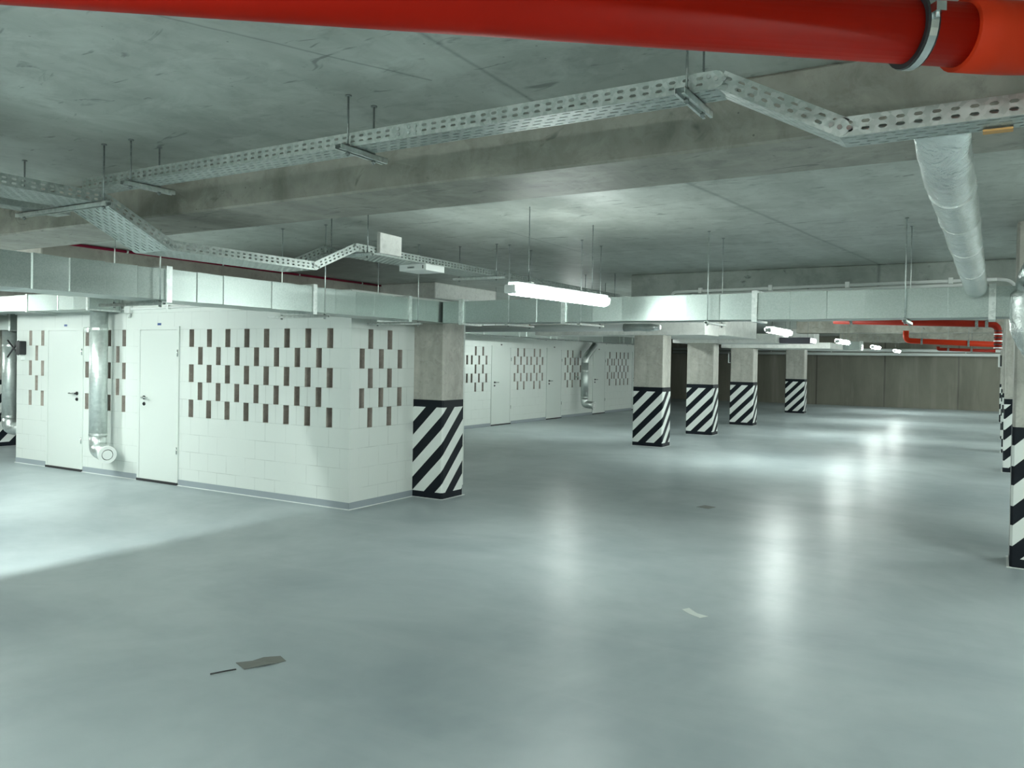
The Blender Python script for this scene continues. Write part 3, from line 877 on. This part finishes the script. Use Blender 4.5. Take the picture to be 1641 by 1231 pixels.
# ------------------------------------------------------------------ foil wrapped pipes at the right
fo = thing('foil_pipe', 'foil wrapped pipe hanging below the ceiling at the right', 'pipe', (-.16, 3.3, 2.49))
def foil_tube(N=44, n=24):
    bm = NB(); R = []
    for i in range(N + 1):
        f = i / N
        y = 3.11 + 4.44 * f; g = max(0.0, 1 - (y - 3.11) / .42)
        cx = -.175 + .03 * f + random.uniform(-.002, .002)
        cz = 2.475 - .13 * f + .052 * g * g
        r = .092 - .012 * f + random.uniform(-.003, .003)
        R.append([bm.verts.new((cx + math.cos(2 * PI * j / n) * (r + random.uniform(-.002, .002)), y, cz + math.sin(2 * PI * j / n) * r * (1 - .66 * g))) for j in range(n)])
    for a, b in zip(R, R[1:]):
        for j in range(n):
            q = bm.faces.new((a[j], a[(j + 1) % n], b[(j + 1) % n], b[j])); q.smooth = True
    bm.faces.new(R[0]); bm.faces.new(list(reversed(R[-1])))
    bmesh.ops.recalc_face_normals(bm, faces=bm.faces)
    return bm
obj('foil_wrap', foil_tube(), 'foil', fo)
for y in (3.85, 4.5, 5.3, 6.3):
    f = (y - 3.11) / 4.44
    bm = NB(); ring(bm, (-.175 + .03 * f, y, 2.475 - .13 * f), (0, 1, -.03), .088 - .012 * f, .0955 - .012 * f, .02, 22); obj('tape_band', bm, 'foil', fo)
f2 = thing('foil_elbow', 'foil wrapped pipe elbow in front of the big pillar at the right edge', 'pipe', (.3, 7.3, 2.0))
pts = rounded([(.36, 3.4, 2.52), (.26, 7.15, 2.44), (.22, 7.40, 2.36), (.215, 7.38, 1.98), (.34, 7.42, 1.80), (.70, 7.5, 1.72)], .14, 6)
obj('foil_wrap', tb(pts, .1, 20, radii=[.10 + .03 * (p[2] < 2.3) + random.uniform(-.006, .006) for p in pts]), 'foil', f2)
bm = NB(); cyl(bm, (.33, 7.36, 2.33), (.3, .2, 1), .09, .05, 16); obj('black_sleeve', bm, 'rubber', f2)
bm = NB(); cyl(bm, (.36, 7.33, 1.72), (.8, .1, -.4), .085, .10, 16); obj('black_collar', bm, 'rubber', f2)
ot = tag(obj('orange_tape', boxbm(-.05, 3.05, 2.468, .035, 3.094, 2.474), 'orange_tape'), 'small orange tape strip under the lower tray at right', 'tape')

# ------------------------------------------------------------------ conduits
def conduit(label, runs, r, clips=(), mat='white_plastic', group='thin conduits'):
    t = thing('conduit', label, 'conduit', runs[0][0], group)
    for p in runs: obj('conduit_tube', tb(rounded(p, .06), r, 10), mat, t)
    for c in clips:
        bm = NB(); box(bm, c[0] - .018, c[1] - .018, c[2] - .022, c[0] + .018, c[1] + .018, c[2] + .03); obj('clip', bm, mat, t)
    return t
conduit('pair of pale conduits along the top of the right duct', [[(-2.9, 8.1, 2.33), (-2.9, 8.1, 2.435), (.0, 8.1, 2.462)], [(-2.9 + .2, 8.13, 2.40), (-.16, 8.13, 2.425)], [(0.0, 8.1, 2.462), (.1, 8.1, 2.45), (.16, 8.1, 2.36)]], .014,
        [(-2.6, 8.1, 2.438), (-1.9, 8.1, 2.444), (-1.2, 8.1, 2.451), (-.35, 8.1, 2.458)])
ca = conduit('white conduit along the top of the near store wall', [[(-12.95, 6.815, 2.285), (-8.3, 6.815, 2.325)]], .014, [(-11.8, 6.815, 2.295), (-9.3, 6.815, 2.316)])
bm = NB(); box(bm, -10.19, 6.775, 2.25, -10.08, 6.838, 2.36); bevel(bm, .012, 2); obj('junction_box', bm, 'white_plastic', ca)
obj('stub', tb([(-10.12, 6.81, 2.25), (-10.10, 6.80, 2.19)], .018, 8), 'white_plastic', ca)
cb = conduit('white conduit along the top of the far store wall', [[(-11.07, 12.5, 2.30), (-11.07, 28.3, 2.315)]], .016, [(-11.07, y, 2.30) for y in (14.5, 17.5, 20.5, 24.7, 26.5)])
cf = conduit('pair of white pipes running along the far wall', [[(-13, 36.6, 2.20), (1.5, 36.6, 2.20)], [(-13, 36.6, 2.36), (1.5, 36.6, 2.36)]], .065, [(x, 36.6, 2.27) for x in (-11, -8.5, -6, -3.5, -1)])

# ------------------------------------------------------------------ wall devices and floor bits
wdv = thing('wall_device', 'black wall device with crossed straps at the left end of the near store', 'device', (-12.74, 6.8, 1.76))
bm = NB(); box(bm, -12.81, 6.74, 1.66, -12.69, 6.84, 1.87); bevel(bm, .012, 2); obj('body', bm, 'black', wdv)
for a, b in (((-13.07, 6.76, 1.88), (-12.8, 6.78, 1.66)), ((-13.07, 6.76, 1.62), (-12.8, 6.78, 1.87))):
    obj('strap', tb([a, b], .012, 8), 'rubber', wdv)
bm = NB(); box(bm, -12.80, 6.78, 1.58, -12.74, 6.84, 1.66); obj('socket', bm, 'white_plastic', wdv)
for (x, y, z, lab) in ((-6.40, 22.7, 1.86, 'small white alarm device on the third pillar of the four'), (.10, 22.8, 1.86, 'small white alarm device on a far right pillar')):
    d = thing('alarm_device', lab, 'device', (x, y, z), 'alarm devices')
    bm = NB(); box(bm, x - .04, y - .06, z - .14, x + .035, y + .06, z + .14); bevel(bm, .012, 1); obj('body', bm, 'white_plastic', d)
    bm = NB(); box(bm, x + .0, y - .075, z - .12, x + .036, y - .06, z + .15); obj('back_plate', bm, 'black', d)

def scrap(name, pts, z, mat, label, cat):
    bm = NB(); vs = [bm.verts.new((x, y, zz)) for x, y, zz in pts]
    cx = sum(p[0] for p in pts) / len(pts); cy = sum(p[1] for p in pts) / len(pts)
    c = bm.verts.new((cx, cy, z + .004))
    for i in range(len(vs)): bm.faces.new((c, vs[i], vs[(i + 1) % len(vs)]))
    o = tag(obj(name, bm, mat, None, (cx, cy, 0)), label, cat)
    solid(o, .002, 1)
    return o
scrap('foil_scrap', [(-3.575, 3.07, .003), (-3.52, 3.14, .003), (-3.50, 3.20, .008), (-3.44, 3.27, .006), (-3.365, 3.24, .003), (-3.38, 3.19, .003), (-3.40, 3.12, .012), (-3.46, 3.03, .003)], .003, 'debris', 'torn dark metallic scrap lying on the near floor', 'scrap')
scrap('foil_scrap', [(-3.0, 9.35, .003), (-2.95, 9.52, .003), (-2.80, 9.47, .003), (-2.84, 9.31, .003)], .003, 'debris', 'small dark plate lying on the floor mid aisle', 'scrap')
scrap('paper_scrap', [(-1.82, 5.40, .002), (-1.79, 5.46, .002), (-1.70, 5.37, .002), (-1.62, 5.35, .002), (-1.66, 5.29, .002), (-1.74, 5.33, .002)], .002, 'pale_scrap', 'pale flat fleck on the floor left of the bright reflection', 'scrap')
sk = tag(obj('twig', tb([(-3.55, 2.88, .006), (-3.515, 2.95, .007), (-3.49, 3.0, .006)], .004, 6), 'rubber'), 'short dark stick on the floor beside the metallic scrap', 'stick')
